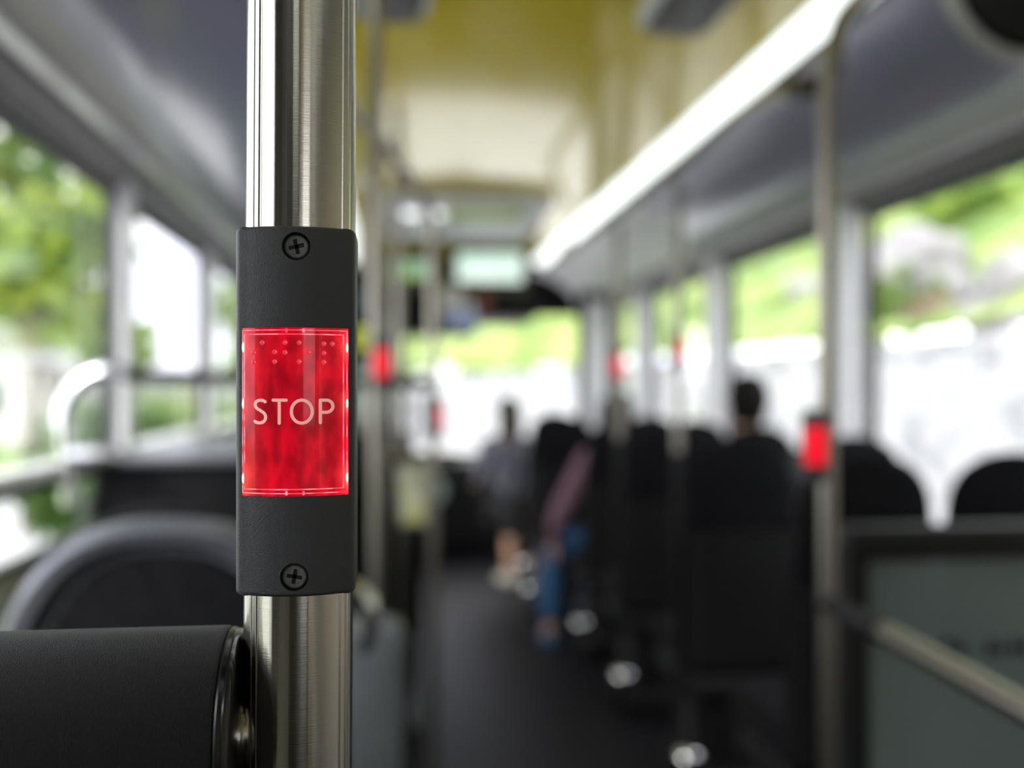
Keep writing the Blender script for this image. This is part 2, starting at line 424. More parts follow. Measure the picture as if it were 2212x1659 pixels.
hs = MB().loft(rings).build('housing', M['housing'], dev)
hs.parent = None
cut(hs, MB().lathe([(.01755, -.1), (.01755, .1)], n=96).build('c'))
LX, LZ0, LZ1 = .0161, (840-1073)*S, (840-707)*S
cut(hs, MB().box(-LX, LX, -.04, -.0165, LZ0, LZ1).build('c'))
SCR = [((637-633)*S, (840-531)*S*.998), ((633-633)*S, (840-1247)*S)]
for sx, sz in SCR:
    cut(hs, MB().lathe([(.00425, -.04), (.00425, -.0205)], (sx, 0, sz), 'y', 48).build('c'))
hs.parent = dev
for i, (sx, sz) in enumerate(SCR):
    b = MB().lathe([(.0037, -.0205), (.0037, -.0228), (.0033, -.0233), (.0018, -.02345), (.0002, -.0235)], (sx, 0, sz), 'y', 48)
    scw = b.build('screw', M['screw'], None)
    x = MB()
    for q in (0, PI/2):
        t = q+(.22 if i == 0 else -.18); L, W2 = .0023, .0006
        c, s_ = math.cos(t), math.sin(t)
        ps = [(L, -W2), (L, W2), (-L, W2), (-L, -W2)]
        x.loft([[(sx+a*c-b2*s_, y, sz+a*s_+b2*c) for a, b2 in ps] for y in (-.026, -.0226)])
        cut(scw, x.build('c')); x = MB()
    scw.parent = dev
    cr = MB()
    for q in (0, PI/2):
        t = q+(.22 if i == 0 else -.18); c, s_ = math.cos(t), math.sin(t)
        cr.loft([[(sx+a*c-b2*s_, y, sz+a*s_+b2*c) for a, b2 in ((.00228, -.00058), (.00228, .00058), (-.00228, .00058), (-.00228, -.00058))] for y in (-.0229, -.0224)])
    cr.build('cross_slot', M['recess'], scw, smooth=False)

# red lens: lit from inside by lamps along its left and right edges
def lens_mat():
    m = bpy.data.materials.new('lit red lens'); m.use_nodes = True
    n = m.node_tree; L = n.links; b = n.nodes['Principled BSDF']
    b.inputs['Base Color'].default_value = (.16, .004, .008, 1); b.inputs['Roughness'].default_value = .34
    b.inputs['Specular IOR Level'].default_value = .15; b.inputs['Coat Weight'].default_value = .35; b.inputs['Coat Roughness'].default_value = .03
    t = n.nodes.new('ShaderNodeTexCoord'); sp = n.nodes.new('ShaderNodeSeparateXYZ'); L.new(t.outputs['Object'], sp.inputs[0])
    def mth(op, a, b_=None, cl=False):
        q = n.nodes.new('ShaderNodeMath'); q.operation = op; q.use_clamp = cl
        for i, v in enumerate((a, b_)):
            if v is None: continue
            if isinstance(v, (int, float)): q.inputs[i].default_value = v
            else: L.new(v, q.inputs[i])
        return q.outputs[0]
    x, z = sp.outputs[0], sp.outputs[2]
    ex = mth('POWER', mth('DIVIDE', mth('ABSOLUTE', x), LX), 6)           # towards the side lamps
    glow = None
    for zz in (750, 872, 1035):                                          # one lamp pair at each height
        zc = (840-zz)*S
        g_ = mth('EXPONENT', mth('MULTIPLY', mth('POWER', mth('DIVIDE', mth('SUBTRACT', z, zc), .0040), 2), -1))
        glow = g_ if glow is None else mth('ADD', glow, g_)
    hot = mth('MULTIPLY', glow, mth('POWER', mth('DIVIDE', mth('ABSOLUTE', x), LX), 9))
    mp = n.nodes.new('ShaderNodeMapping'); mp.inputs['Scale'].default_value = (230, 0, 110); L.new(t.outputs['Object'], mp.inputs[0])
    nz = n.nodes.new('ShaderNodeTexNoise'); nz.inputs['Scale'].default_value = 1; nz.inputs['Detail'].default_value = 2; L.new(mp.outputs[0], nz.inputs['Vector'])
    mr = n.nodes.new('ShaderNodeMapRange'); mr.inputs[1].default_value = .38; mr.inputs[2].default_value = .66; mr.inputs[3].default_value = .34; mr.inputs[4].default_value = .78
    L.new(nz.outputs[0], mr.inputs[0])
    mid = mth('EXPONENT', mth('MULTIPLY', mth('POWER', mth('DIVIDE', mth('SUBTRACT', z, -.006), .010), 2), -1))
    base = mth('MULTIPLY', mr.outputs[0], mth('SUBTRACT', 1.0, mth('MULTIPLY', mid, .34)))
    st = mth('ADD', base, mth('ADD', mth('MULTIPLY', ex, .25), mth('MULTIPLY', hot, 1.0)))
    mx = n.nodes.new('ShaderNodeMix'); mx.data_type = 'RGBA'; L.new(mth('MULTIPLY', hot, .35, True), mx.inputs['Factor'])
    mx.inputs[6].default_value = (.78, .002, .018, 1); mx.inputs[7].default_value = (1, .25, .16, 1)
    L.new(mx.outputs[2], b.inputs['Emission Color']); L.new(st, b.inputs['Emission Strength'])
    return m
def lens_patch(x0, x1, z0, z1, off, th, nx=24, rise=0.0):
    """curved slab following the front; off = how far proud of the housing"""
    vs = []; fs = []
    nz_ = 2
    b = MB(); rr = []
    for zz in (z0, z1):
        ring = []
        for i in range(nx+1):
            x = x0+(x1-x0)*i/nx; ring.append((x, front_y(x, off), zz))
        for i in range(nx+1):
            x = x1-(x1-x0)*i/nx; ring.append((x, front_y(x, off)+th, zz))
        rr.append(ring)
    return b.loft(rr)
lens = lens_patch(-LX+.0001, LX-.0001, LZ0+.0001, LZ1-.0001, .0001, .002).build('lens', lens_mat(), dev, angle=25)
IX = (737-633)*S; IXl = (525-633)*S; IZ0, IZ1 = (840-1057)*S, (840-722)*S
lens_patch(IXl, IX, IZ0, IZ1, .0005, .0006).build('push_plate', lens.data.materials[0], dev, angle=25)
M['edge'] = emit_mat('bright pink lens edge', (1, .30, .36), 1.0, (1, .05, .09), 260)
M['edge'].node_tree.nodes['Principled BSDF'].inputs['Roughness'].default_value = .1
def edge_tube(ix0, ix1, iz0, iz1, off, r):
    pts = []
    for i in range(21): x = ix0+(ix1-ix0)*i/20; pts.append((x, front_y(x, off), iz1))
    for i in range(1, 12): pts.append((ix1, front_y(ix1, off), iz1+(iz0-iz1)*i/12))
    for i in range(21): x = ix1+(ix0-ix1)*i/20; pts.append((x, front_y(x, off), iz0))
    for i in range(1, 12): pts.append((ix0, front_y(ix0, off), iz0+(iz1-iz0)*i/12))
    return MB().tube(pts, r, 8, closed=True)
edge_tube(IXl, IX, IZ0, IZ1, .00055, .00016).build('plate_edge', M['edge'], dev)
edge_tube((520-633)*S, (744.5-633)*S, (840-1066)*S, (840-713)*S, .00015, .00014).build('lens_edge', M['edge'], dev)
led = emit_mat('hot led', (1, .55, .42), 3.0)
for px_ in (521, 744.5):
    for pz in (750, 872, 1035):
        x = (px_-633)*S; q = MB().ball((x, front_y(x, .00005), (840-pz)*S), .00035, .0003, .0017)
        q.build('side_lamp', led, dev)
for px_ in (617, 653):
    for pz in (714, 1065):
        x = (px_-633)*S; MB().box(x-.0003, x+.0003, front_y(x, .0005), front_y(x, -.0003), (840-pz)*S-.0006, (840-pz)*S+.0006).build('clip_lug', M['edge'], dev, smooth=False)
# braille pips
C2 = lambda cx, cy: (500+cx/3.95, 680+cy/3.95)
pip_m = mat('clear red pip', (.35, .03, .03), rough=.08, coat=1, emis=(1, .06, .09), estr=.5)
for cx, cy in ((258, 238), (183, 322), (183, 403), (452, 238), (365, 318), (365, 400), (452, 322), (570, 238), (570, 400), (652, 320), (775, 245), (845, 245), (775, 325), (775, 403)):
    a, b_ = C2(cx, cy); x = (a-633)*S; zz = (840-b_)*S
    MB().lathe([(.00078, .0001), (.00076, -.0003), (.00055, -.0006), (.00015, -.00068)], (x, front_y(x, .0005), zz), 'y', 20).build('braille_dot', pip_m, dev)
# the word STOP in rounded strokes
let_m = mat('pale printed lettering', (.80, .50, .46), rough=.5, emis=(1, .42, .37), estr=.38)
def stroke(b, pts, wpx=3.4):
    """flat ribbon with round ends lying on the curved plate"""
    P = [Vector(C2(*p)) for p in pts]; n = len(P); r = wpx; L_, R_ = [], []
    for i, p in enumerate(P):
        d = (P[min(i+1, n-1)]-P[max(i-1, 0)]).normalized(); nn = Vector((-d.y, d.x)); L_.append(p+nn*r); R_.append(p-nn*r)
    d0 = (P[0]-P[1]).normalized(); d1 = (P[-1]-P[-2]).normalized()
    def cap(c, d):
        a0 = math.atan2(d.y, d.x); return [c+r*Vector((math.cos(a0+t), math.sin(a0+t))) for t in [PI/2-PI*k/10 for k in range(1, 10)]]
    def w3(p, off): x = (p.x-633)*S; return (x, front_y(x, off), (840-p.y)*S)
    return L_, R_, cap(P[-1], d1), cap(P[0], d0), w3
def ribbon(name, pts, closed=False):
    b = MB()
    L_, R_, c1, c0, w3 = stroke(b, pts)
    o = .00062
    vs = [w3(p, o) for p in L_]+[w3(p, o) for p in R_]; n = len(L_); fs = [(i, i+1, n+i+1, n+i) for i in range(n-1)]
    b.add(vs, fs)
    if not closed:
        for cp, e in ((c1, (L_[-1], R_[-1])), (c0, (R_[0], L_[0]))):
            poly = [e[0]]+list(cp)+[e[1]]
            b.add([w3(p, o) for p in poly], [tuple(range(len(poly)))])
    return b
def arcp(cx, cy, rx, ry, a0, a1, n=24):
    return [(cx+rx*math.cos(math.radians(a0+(a1-a0)*i/n)), cy+ry*math.sin(math.radians(a0+(a1-a0)*i/n))) for i in range(n+1)]
letters = []
s_pts = curve([Vector(p) for p in ((281, 742, 0), (262, 731, 0), (240, 729, 0), (215, 734, 0), (197, 752, 0), (196, 778, 0), (212, 800, 0), (240, 817, 0), (268, 836, 0), (284, 860, 0), (283, 890, 0), (264, 914, 0), (236, 922, 0), (210, 919, 0), (192, 910, 0))], 4)
letters.append(('letter_s', [ribbon('s', [(p[0], p[1]) for p in s_pts])]))
letters.append(('letter_t', [ribbon('t', [(350, 728), (400, 728), (460, 728)]), ribbon('t', [(402, 728), (402, 800), (402, 924)])]))
letters.append(('letter_o', [ribbon('o', arcp(591, 826, 87, 98, 0, 360, 48), True)]))
letters.append(('letter_p', [ribbon('p', [(745, 922), (745, 800), (745, 731)]), ribbon('p', [(745, 729), (790, 729)]+arcp(795, 781, 54, 52, -90, 90, 18)+[(745, 833)])]))
for nm, bs in letters:
    b = MB()
    for q in bs: b.add(q.v, q.f)
    o = b.build(nm, let_m, dev, smooth=False)
    sm = o.modifiers.new('t', 'SOLIDIFY'); sm.thickness = .00006; sm.offset = 0

# ---------------------------------------------------------------- padded bar at lower left
bar = thing('padded_rail', 'thick black padded leaning rail joining the nearest pole at lower left', 'rail', (0, PY, ZC-.1114))
RB = .034
MB().lathe([(RB, -1.0), (RB, -.6), (RB, -.3), (RB, -.0535), (RB-.0003, -.0524), (RB-.0012, -.052)], axis='x', n=128).build('pad', M['pad'], bar)
MB().lathe([(RB-.003, -.0528), (RB-.0008, -.0522), (RB-.0004, -.0512), (RB-.0012, -.0500), (RB-.0010, -.0494), (RB-.0016, -.0485), (RB-.0045, -.0476), (RB-.008, -.0474), (.004, -.0474)], axis='x', n=96).build('end_cap', M['gloss_black'], bar)
MB().lathe([(.012, -.0480), (.012, -.0469), (.009, -.0462), (.009, -.042)], axis='x', n=48).build('mounting_stub', M['steel'], bar)

# ---------------------------------------------------------------- other poles, rails and small stop buttons
def vpole(px, Y, h0, h1, label, top=None, r=.014, px2=None, base=True, group=None):
    x = at(px, 840, Y).x
    t = thing('grab_pole', label, 'pole', (x, Y, 0), group=group)
    pts = [(0, 0, Z(h0)), (0, 0, Z(h1))]
    if top: pts = [(0, 0, Z(h0)), (0, 0, Z(h1)-.1)]+[(p[0]-x, p[1]-Y, p[2]) for p in top]
    if top: pts = [Vector(pts[0])]+curve(pts[1:], 8)
    MB().tube(pts, r, 20).build('pole_tube', M['tube'], t)
    if base: MB().lathe([(.04, Z(h0)), (.04, Z(h0)+.01), (.022, Z(h0)+.03), (.018, Z(h0)+.05)]).build('floor_flange', M['black'], t)
    return t
def sleeve(t, h):
    MB().tube([(0, 0, .001), (0, 0, Z(h)-.02), (0, 0, Z(h)+.01)], [.0145, .0145, .0142], 16).build('lower_sleeve', M['black'], t)
pf = vpole(1787, 1.52, -ZC, .62, 'tall steel pole on the right before the glass divider, bent outwards at the top', top=[tuple(at(1795, 180, 1.52)), tuple(at(1812, 60, 1.54)), tuple(at(1862, -10, 1.62)), tuple(at(1930, -60, 1.72))])
pa = vpole(812, 2.2, -ZC, .93, 'steel pole at the left aisle edge, with a red button')
pb = vpole(860, 3.3, -ZC, .93, 'thin steel pole between the two nearer left aisle poles, further along')
pc_x = at(935, 840, 2.8).x
pc = vpole(935, 2.8, -ZC, .46, 'aisle pole bending into the overhead rail at its top', top=[tuple(at(934, 500, 2.8)), tuple(at(922, 440, 2.77)), tuple(at(880, 375, 2.55)), tuple(at(826, 305, 2.25)), tuple(at(770, 250, 2.02)), tuple(at(700, 150, 1.7))])
pd = vpole(1465, 3.09, -.21, .655, 'right steel pole hanging from the overhead rail, its red button before the side window', base=False)
pe = vpole(1338, 3.94, -.21, .655, 'right steel pole by the front door post, further along the overhead rail', base=False)
pg = vpole(778, 4.22, -ZC, .93, 'far steel pole carrying the ticket validator, half hidden behind the nearest pole')

sleeve(pd, -.21); sleeve(pe, -.21)
t = thing('overhead_rail', 'overhead steel grab rail under the right light strip curving to the tall right pole', 'rail', (.85, 0, 0))
pts = [Vector((1.03, 5.75, Z(.86))), Vector((.92, 5.72, Z(.72))), Vector((.86, 5.6, Z(.67))), Vector((.85, 5.4, Z(.66))), Vector((.85, 4.5, Z(.66)))]+curve([at(1440, 380, 2.85), at(1530, 303, 2.55), at(1600, 247, 2.30), at(1660, 213, 2.02), at(1720, 193, 1.78)], 6)
pts = [p-Vector((.85, 0, 0)) for p in pts]
MB().tube(pts, .0165, 16).build('rail_tube', M['tube'], t)
e0 = at(1718, 193, 1.78)-Vector((.85, 0, 0)); e1 = at(1772, 186, 1.54)-Vector((.85, 0, 0))
MB().tube([e0, e0.lerp(e1, .5), e1], [.02, .021, .02], 16).build('joint', M['black'], t)
for px_, Y in ((1592, 2.33), (1452, 2.85), (1335, 3.74), (1278, 4.7)):
    z_, x_ = .66, .85
    MB().tube([(0.0, Y, Z(.66)), (.12, Y, Z(.76)), (.275, Y, Z(.91))], .007, 12).build('bracket', M['tube'], t)

M['lens_small'] = M['red_led']
def small_button(px, py, Y, dx, label, rz=0.0, s=1.0):
    p = at(px, py, Y)
    t = thing('stop_button', label, 'stop button', (p.x, p.y, p.z), rz, 'small stop buttons on the further poles')
    MB().rbox(-.0185*s, .0185*s, -.02, .02, -.056*s, .056*s, .006).build('housing', M['housing'], t)
    MB().rbox(-.0165*s, .0165*s, -.0235, -.018, -.030*s, .030*s, .003).build('lens', M['lens_small'], t)
    return t
small_button(1758, 962, 1.53, 0, 'red stop button on the left of the tall right pole', rz=-.3)
small_button(823, 785, 2.17, 0, 'red stop button on the left aisle pole just right of the nearest pole')
small_button(937, 900, 2.78, 0, 'narrow red stop button seen edge-on on the bent aisle pole', rz=1.15)
small_button(1333, 790, 3.92, 0, 'red stop button on the pole by the front door post', s=1.25)
small_button(1464, 757, 3.07, 0, 'red stop button before the right side windows, on the hanging pole', rz=.5)

# low handrail at right
t = thing('handrail', 'low sloping steel handrail at lower right joining the tall right pole', 'rail', tuple(at(1790, 1300, 1.52)))
o = t.location
A_, B_, C_ = at(1790, 1305, 1.50), at(1893, 1357, 1.40), at(2212, 1533, 1.03)
D_ = B_+(C_-B_)*2.6
MB().tube([B_-o, C_-o, D_-o], .0155, 20).build('rail_tube', M['tube'], t)
MB().tube([A_-o, A_.lerp(B_, .5)-o, B_-o, B_.lerp(C_, .06)-o], [.017, .0145, .019, .019], 16).build('joint', M['black'], t)

# glass divider
Yv = 1.78
xg0 = at(1815, 900, Yv).x; xg1 = at(1868, 900, Yv).x
zt = at(1900, 1135, Yv).z; zb = at(1900, 1208, Yv).z
t = thing('glass_divider', 'smoked glass divider in a thick black frame before the right seats', 'partition', (xg0, Yv, 0))
MB().rbox(0, XR-xg0-.002, -.03, .03, zb, zt, .012, 'x').build('top_bar', M['black'], t)
MB().rbox(0, xg1-xg0, -.025, .025, 0.02, zb+.01, .01, 'z').build('post', M['black'], t)
MB().box(xg1-xg0-.005, XR-xg0-.004, -.004, .004, .12, zb+.01).build('glass_panel', M['divider'], t, smooth=False)
MB().rbox(0, XR-xg0-.002, -.02, .02, .06, .13, .01, 'x').build('bottom_bar', M['black'], t)
random.seed(3)
for a, b_, wd, hg in ((2050, 1388, 30, 20), (2075, 1402, 26, 28), (2140, 1400, 22, 34), (2162, 1404, 16, 24), (2190, 1398, 22, 30), (2215, 1402, 20, 30)):
    c = at(a, b_, Yv-.006); MB().rbox(c.x-xg0-wd*.0004, c.x-xg0+wd*.0004, -.0062, -.0045, c.z-hg*.0004, c.z+hg*.0004, .004).build('printed_mark', M['black'], t)

# ---------------------------------------------------------------- seats
def sring(w, d, z, yc, n=28, p=2.6):
    out = []
    for k in range(n):
        a = 2*PI*k/n; c, s = math.cos(a), math.sin(a)
        out.append((math.copysign(abs(c)**(2/p), c)*w, yc+math.copysign(abs(s)**(2/p), s)*d, z))
    return out
def seat_proto(label, loc, group):
    """seat facing forward (+Y), its back towards the camera; origin on the floor below the backrest"""
    t = thing('bus_seat', label, 'seat', loc, 0, group)
    ZT = Z(-.15)
    rings = []
    for i in range(30):
        s = i/29; d = 0.72*(s**1.7)
        if i == 0: w_, th = .02, .006
        else:
            rnd = min(1, d/.14); w_ = (.150+.034*min(1, d/.34))*math.sqrt(max(0, 1-(1-rnd)**3.1)); th = .020+.022*min(1, d/.12)
        rings.append(sring(max(w_, .02), th, ZT-d, .03-.0*d+.06*(1-d/.72)*-.6+.02))
    MB().loft(rings).build('backrest', M['fabric'], t, angle=60)
    # rear shell a little proud of the fabric below the head part
    rings = []
    for i in range(12):
        z = ZT-.30-.42*i/11; rings.append(sring(.172+.010*min(1, i/3), .014, z, .03-.06*.6*(1-(ZT-z)/.72)-.030))
    MB().loft(rings).build('rear_shell', M['black'], t, angle=60)
    cz = .46
    MB().rbox(-.183, .183, .03, .45, cz-.06, cz+.05, .035, 'x').build('cushion', M['fabric'], t)
    fr = MB().rbox(-.175, .175, -.02, .40, .33, .40, .02, 'x').rbox(-.11, .11, .05, .32, .10, .34, .02, 'z').rbox(-.18, .18, -.06, .30, .01, .11, .02, 'x')
    fr.build('pedestal', M['black'], t)
    MB().lathe([(.012, -.04), (.026, -.03), (.034, 0), (.026, .03), (.012, .04)], (-.225, -.16, .205), 'x').build('foot_cap', M['chrome'], t)
    MB().tube(curve([(-.225, -.16, .20), (-.215, -.10, .25), (-.18, 0, .33)], 6), .012, 12).build('side_strut', M['black'], t)
    return t
GR = 'black high-backed seats on the right of the aisle'
RA, RW = 1.10, 1.47
proto = seat_proto('black seat on the aisle side directly behind the glass divider', (RA, 2.22, 0), GR)
rows = [3.05, 3.9, 4.75, 5.6, 6.4]
dup(proto, (RW, 2.22, 0), 'black seat at far right against the window, behind the glass divider', GR, skip=('foot_cap', 'side_strut'))
names_a = ['aisle seat in the second row right, directly in front of the man with short dark hair', 'aisle seat in the third right row, beside the seated man', 'aisle seat the woman in mauve sits on', 'aisle seat just ahead of the woman in mauve', 'foremost aisle seat on the right, near the windscreen']
names_w = ['window seat in the second row right, behind the man with short dark hair', 'window seat the man with short dark hair sits on', 'window seat beside the woman in mauve', 'window seat one row ahead of the woman in mauve', None]
names_a[0] = 'black aisle seat one row behind the seated man, left of the tall pole'
for y, a, b_ in zip(rows, names_a, names_w):
    xa = RA if y < 6.2 else RA-.05
    if y == 5.6: xa = .98
    dup(proto, (xa, y, 0), a, GR)
    if b_: dup(proto, (RW, y, 0), b_, GR, skip=('foot_cap', 'side_strut'))

# near left seat: big rounded shell with pale edge
t = thing('bus_seat', 'near left seat with a broad rounded grey-edged shell just above the padded rail', 'seat', (-.262, 1.25, 0))
def arch(w_, zt, z0, n=36, e=2.6):
    pts = []
    h = zt-z0
    for i in range(n+1):
        a = PI*i/n; c, s = math.cos(a), math.sin(a)
        pts.append((math.copysign(abs(c)**(2/e), c)*w_, z0+(abs(s)**(2/e))*h))
    return pts
ZT = Z(-.142); zc0 = .85
def archloft(rs):
    R = []
    for w_, zt, z0, y in rs: R.append([(x, y, z) for x, z in arch(w_, zt, z0)])
    return MB().loft(R)
archloft([(.155, ZT-.045, zc0, -.035), (.172, ZT-.033, zc0, -.055), (.190, ZT-.022, zc0, -.058), (.202, ZT-.012, zc0, -.04), (.204, ZT-.010, zc0, -.015), (.200, ZT-.013, zc0, .0)]).build('shell', M['shell'], t)
archloft([(.195, ZT-.012, zc0-.05, -.005), (.206, ZT-.003, zc0-.05, .01), (.208, ZT, zc0-.05, .035), (.195, ZT-.01, zc0-.05, .075)]).build('backrest', M['fabric'], t)
archloft([(.150, ZT-.050, zc0, -.036), (.148, ZT-.052, zc0, -.040), (.10, ZT-.11, zc0, -.043)]).build('rear_pad', M['fabric'], t)
MB().rbox(-.205, .205, -.04, .06, .40, zc0+.01, .03, 'x').rbox(-.2, .2, .0, .45, .40, .52, .035, 'x').build('cushion', M['fabric'], t)
MB().rbox(-.19, .19, -.02, .40, .01, .41, .03, 'z').build('pedestal', M['black'], t)

# black box with a flat top, further left
t = thing('equipment_box', 'wide black box with a flat grey-blue top below the left windows', 'box', (-.51, 3.0, 0))
MB().rbox(-.22, .21, -.42, .60, 0, Z(-.185), .02, 'y').build('body', M['fabric'], t)
MB().rbox(-.235, .225, -.44, .62, Z(-.187), Z(-.168), .006, 'y').build('lid', M['shell'], t)
# left aisle seats seen to the right of the pole
GL = 'black seats on the left of the aisle'
sl = dup(proto, (-.07, 3.6, 0), 'left aisle seat just ahead of the black box, right of the nearest pole', GL, skip=('foot_cap', 'side_strut'))
dup(proto, (-.06, 4.5, 0), 'foremost left aisle seat, before the driver cab', GL, skip=('foot_cap', 'side_strut'))
# grey low panel beside the aisle
t = thing('side_cabinet', 'low blue-grey cabinet with rounded corners at the aisle, right of the nearest pole foot', 'cabinet', (-.2, 1.83, 0))
x1 = at(880, 1400, 1.78).x
MB().rbox(-.16, x1+.2, -.05, .05, 0, at(820, 1352, 1.78).z, .035, 'y').build('body', M['panel'], t)
MB().rbox(-.165, x1+.203, -.06, -.045, .0, .08, .01, 'y').build('kick_plate', M['black'], t)
t = thing('bent_handrail', 'small bright steel handle above the blue-grey side cabinet', 'handle', tuple(at(785, 1310, 1.6)))
MB().tube(curve([(-.09, .02, -.05), (-.05, 0, .035), (0, -.01, .02), (.012, -.01, -.02), (.0, .02, -.07)], 6), .013, 14).build('handle_tube', M['chrome'], t)

# left guard rail: silver hoop plus black cross bar
Yh = 2.62
hx = at(135, 900, 2.5).x
t = thing('guard_rail', 'silver tubular hoop with a black cross bar before the left windows', 'rail', (hx, 2.5, 0))
o = t.location
c_ = [at(148, 1090, 2.5), at(140, 980, 2.5), at(136, 910, 2.5), at(150, 855, 2.5), at(190, 815, 2.5), at(235, 803, 2.5), at(275, 806, 2.5)]
MB().tube([p-o for p in curve(c_, 6)], .0185, 20).build('hoop', M['chrome'], t)
MB().tube([at(272, 810, 2.5)-o, at(520, 818, 2.55)-o, at(930, 829, 2.78)-o], .017, 18).build('cross_bar', M['black'], t)
MB().tube([at(140, 984, 2.5)-o, at(262, 986, 2.5)-o], .019, 18).build('lower_bar', M['chrome'], t)
# lower cross rail further right
t = thing('cross_rail', 'pale horizontal rail low across the aisle poles', 'rail', tuple(at(905, 986, 3.25)))
o = t.location
MB().tube([at(822, 985, 3.25)-o, at(905, 986, 3.25)-o, at(990, 988, 3.25)-o], .016, 14).build('rail_tube', M['tube'], t)
MB().tube([at(822, 985, 3.25)-o, at(822, 1100, 3.25)-o], .014, 12).build('rail_drop', M['tube'], t)

# ticket validator
p = at(783, 690, 4.12)
t = thing('ticket_validator', 'black ticket validator with a lime yellow lower face on the far pole', 'ticket machine', tuple(p))
MB().rbox(-.075, .045, -.05, .05, -.20, .20, .02, 'y').build('body', M['black'], t)
MB().rbox(-.068, .038, -.056, -.045, -.128, -.035, .012, 'y').build('card_face', M['lime'], t)
MB().rbox(-.055, .030, -.056, -.045, .02, .12, .006, 'y').build('screen', mat('unlit teal display', (.05, .10, .10), rough=.15), t)

# poster bag on the left
p = at(893, 1075, 3.2)
t = thing('leaflet_holder', 'small pale yellow leaflet holder beside the bent aisle pole', 'holder', tuple(p))
MB().rbox(-.045, .05, -.02, .02, -.09, .10, .01, 'y').build('pocket', mat('pale plastic', (.30, .30, .22), rough=.5), t)
MB().box(-.035, .035, -.026, -.018, -.075, .03).build('leaflet', mat('pale leaflet', (.45, .45, .15), rough=.6, col2=(.5, .5, .4), cscale=14), t, smooth=False)

# ---------------------------------------------------------------- ceiling items
t = thing('roof_hatch', 'grey framed roof hatch with green panel at the front of the yellow ceiling', 'hatch', (.39, 5.55, Z(HT-.01)))
MB().rbox(-.42, .42, -.62, .60, -.035, .03, .03, 'z').build('hatch_frame', M['hatch'], t)
MB().rbox(-.10, .30, -.56, -.10, -.043, -.034, .02, 'z').build('hatch_panel', mat('green hatch panel', (.40, .52, .10), rough=.4), t)
for x_, in ((-.30,), (-.17,)):
    MB().lathe([(.055, -.034), (.055, -.042), (.045, -.05), (.01, -.052)], (x_, -.35, 0), 'z').build('lamp', emit_mat('small lamp', (.95, 1, .98), 1.5), t)
# info screens under the ceiling
GS = 'passenger information screens at the front'
def screen(px0, px1, py0, py1, Y, m, label, n='information_screen', cat='screen', group=GS):
    a = at(px0, py1, Y); b_ = at(px1, py0, Y)
    t = thing(n, label, cat, ((a.x+b_.x)/2, Y, (a.z+b_.z)/2), 0, group)
    hw, hh = (b_.x-a.x)/2, (b_.z-a.z)/2
    MB().rbox(-hw-.025, hw+.025, .0, .07, -hh-.03, hh+.03, .015).build('bezel', M['gasket'], t)
    MB().box(-hw, hw, -.004, .002, -hh, hh).build('display', m, t, smooth=False)
    for q in (-.5, .5):
        MB().tube([(hw*q, .04, hh+.02), (hw*q, .04, Z(HT)-t.location.z+.01)], .012, 10).build('hanger', M['gasket'], t)
    return t
screen(988, 1128, 548, 608, 6.6, emit_mat('pale teal display', (.52, .72, .62), 1.05, (.72, .84, .76), 5), 'bright pale teal screen hanging at the front below the roof hatch')
screen(845, 925, 562, 602, 6.6, emit_mat('dull teal display', (.22, .36, .28), .9, (.25, .40, .10), 3), 'duller green screen hanging behind the left aisle poles')
# bulkhead over the windscreen
t = thing('front_bulkhead', 'black bulkhead box across the front above the windscreen', 'bulkhead', (.4, 7.6, 0))
a = at(1160, 690, 7.5); b_ = at(775, 628, 7.5)
MB().rbox(XL+.01-.4, a.x-.4, -.1, .85, a.z, b_.z, .03, 'x').build('header', M['black'], t)
a2 = at(1030, 722, 7.5)
MB().rbox(XL+.01-.4, a2.x-.4, -.05, .5, a2.z, a.z+.02, .03, 'x').build('lower_header', M['black'], t)
MB().rbox(XL+.01-.4, 1.02-.4, -.12, .3, b_.z+.005, Z(HT), .02, 'x').build('upper_panel', mat('olive header panel', (.09, .10, .03), rough=.5, col2=(.14, .12, .07), cscale=3), t)
p = at(992, 672, 7.3)
t = thing('convex_mirror', 'round-cornered interior mirror with white and blue reflections above the windscreen', 'mirror', tuple(p))
MB().rbox(-.13, .12, -.01, .06, -.15, .14, .04, 'y').build('frame', M['black'], t)
MB().lathe([(.11, -.012), (.10, -.022), (.05, -.03), (.005, -.032)], (0, 0, 0), 'y').build('mirror_glass', M['chrome'], t)
p = at(976, 652, 7.15)  # white shape painted in for a reflection in the mirror
t = thing('mirror_glint', 'small white card standing for a reflection in the interior mirror', 'glint', tuple(p))
MB().rbox(-.07, .075, -.01, .01, -.10, .11, .045, 'y').build('glint', mat('white card', (.85, .82, .84), rough=.6), t)
p = at(995, 688, 7.12)  # blue part of the mirror's reflection, painted as a solid shape
t = thing('mirror_glint', 'pale blue card below the white one, standing for a mirror reflection', 'glint', tuple(p))
MB().rbox(-.10, .12, -.01, .01, -.08, .075, .06, 'y').build('glint', mat('pale blue card', (.48, .56, .85), rough=.6), t)
p = at(1042, 655, 7.35)
t = thing('warning_sticker', 'small reddish sticker on the black front bulkhead', 'sticker', tuple(p))
MB().rbox(-.06, .06, -.01, .02, -.08, .08, .02, 'y').build('sticker', mat('dull red sticker', (.24, .08, .06), rough=.6), t)

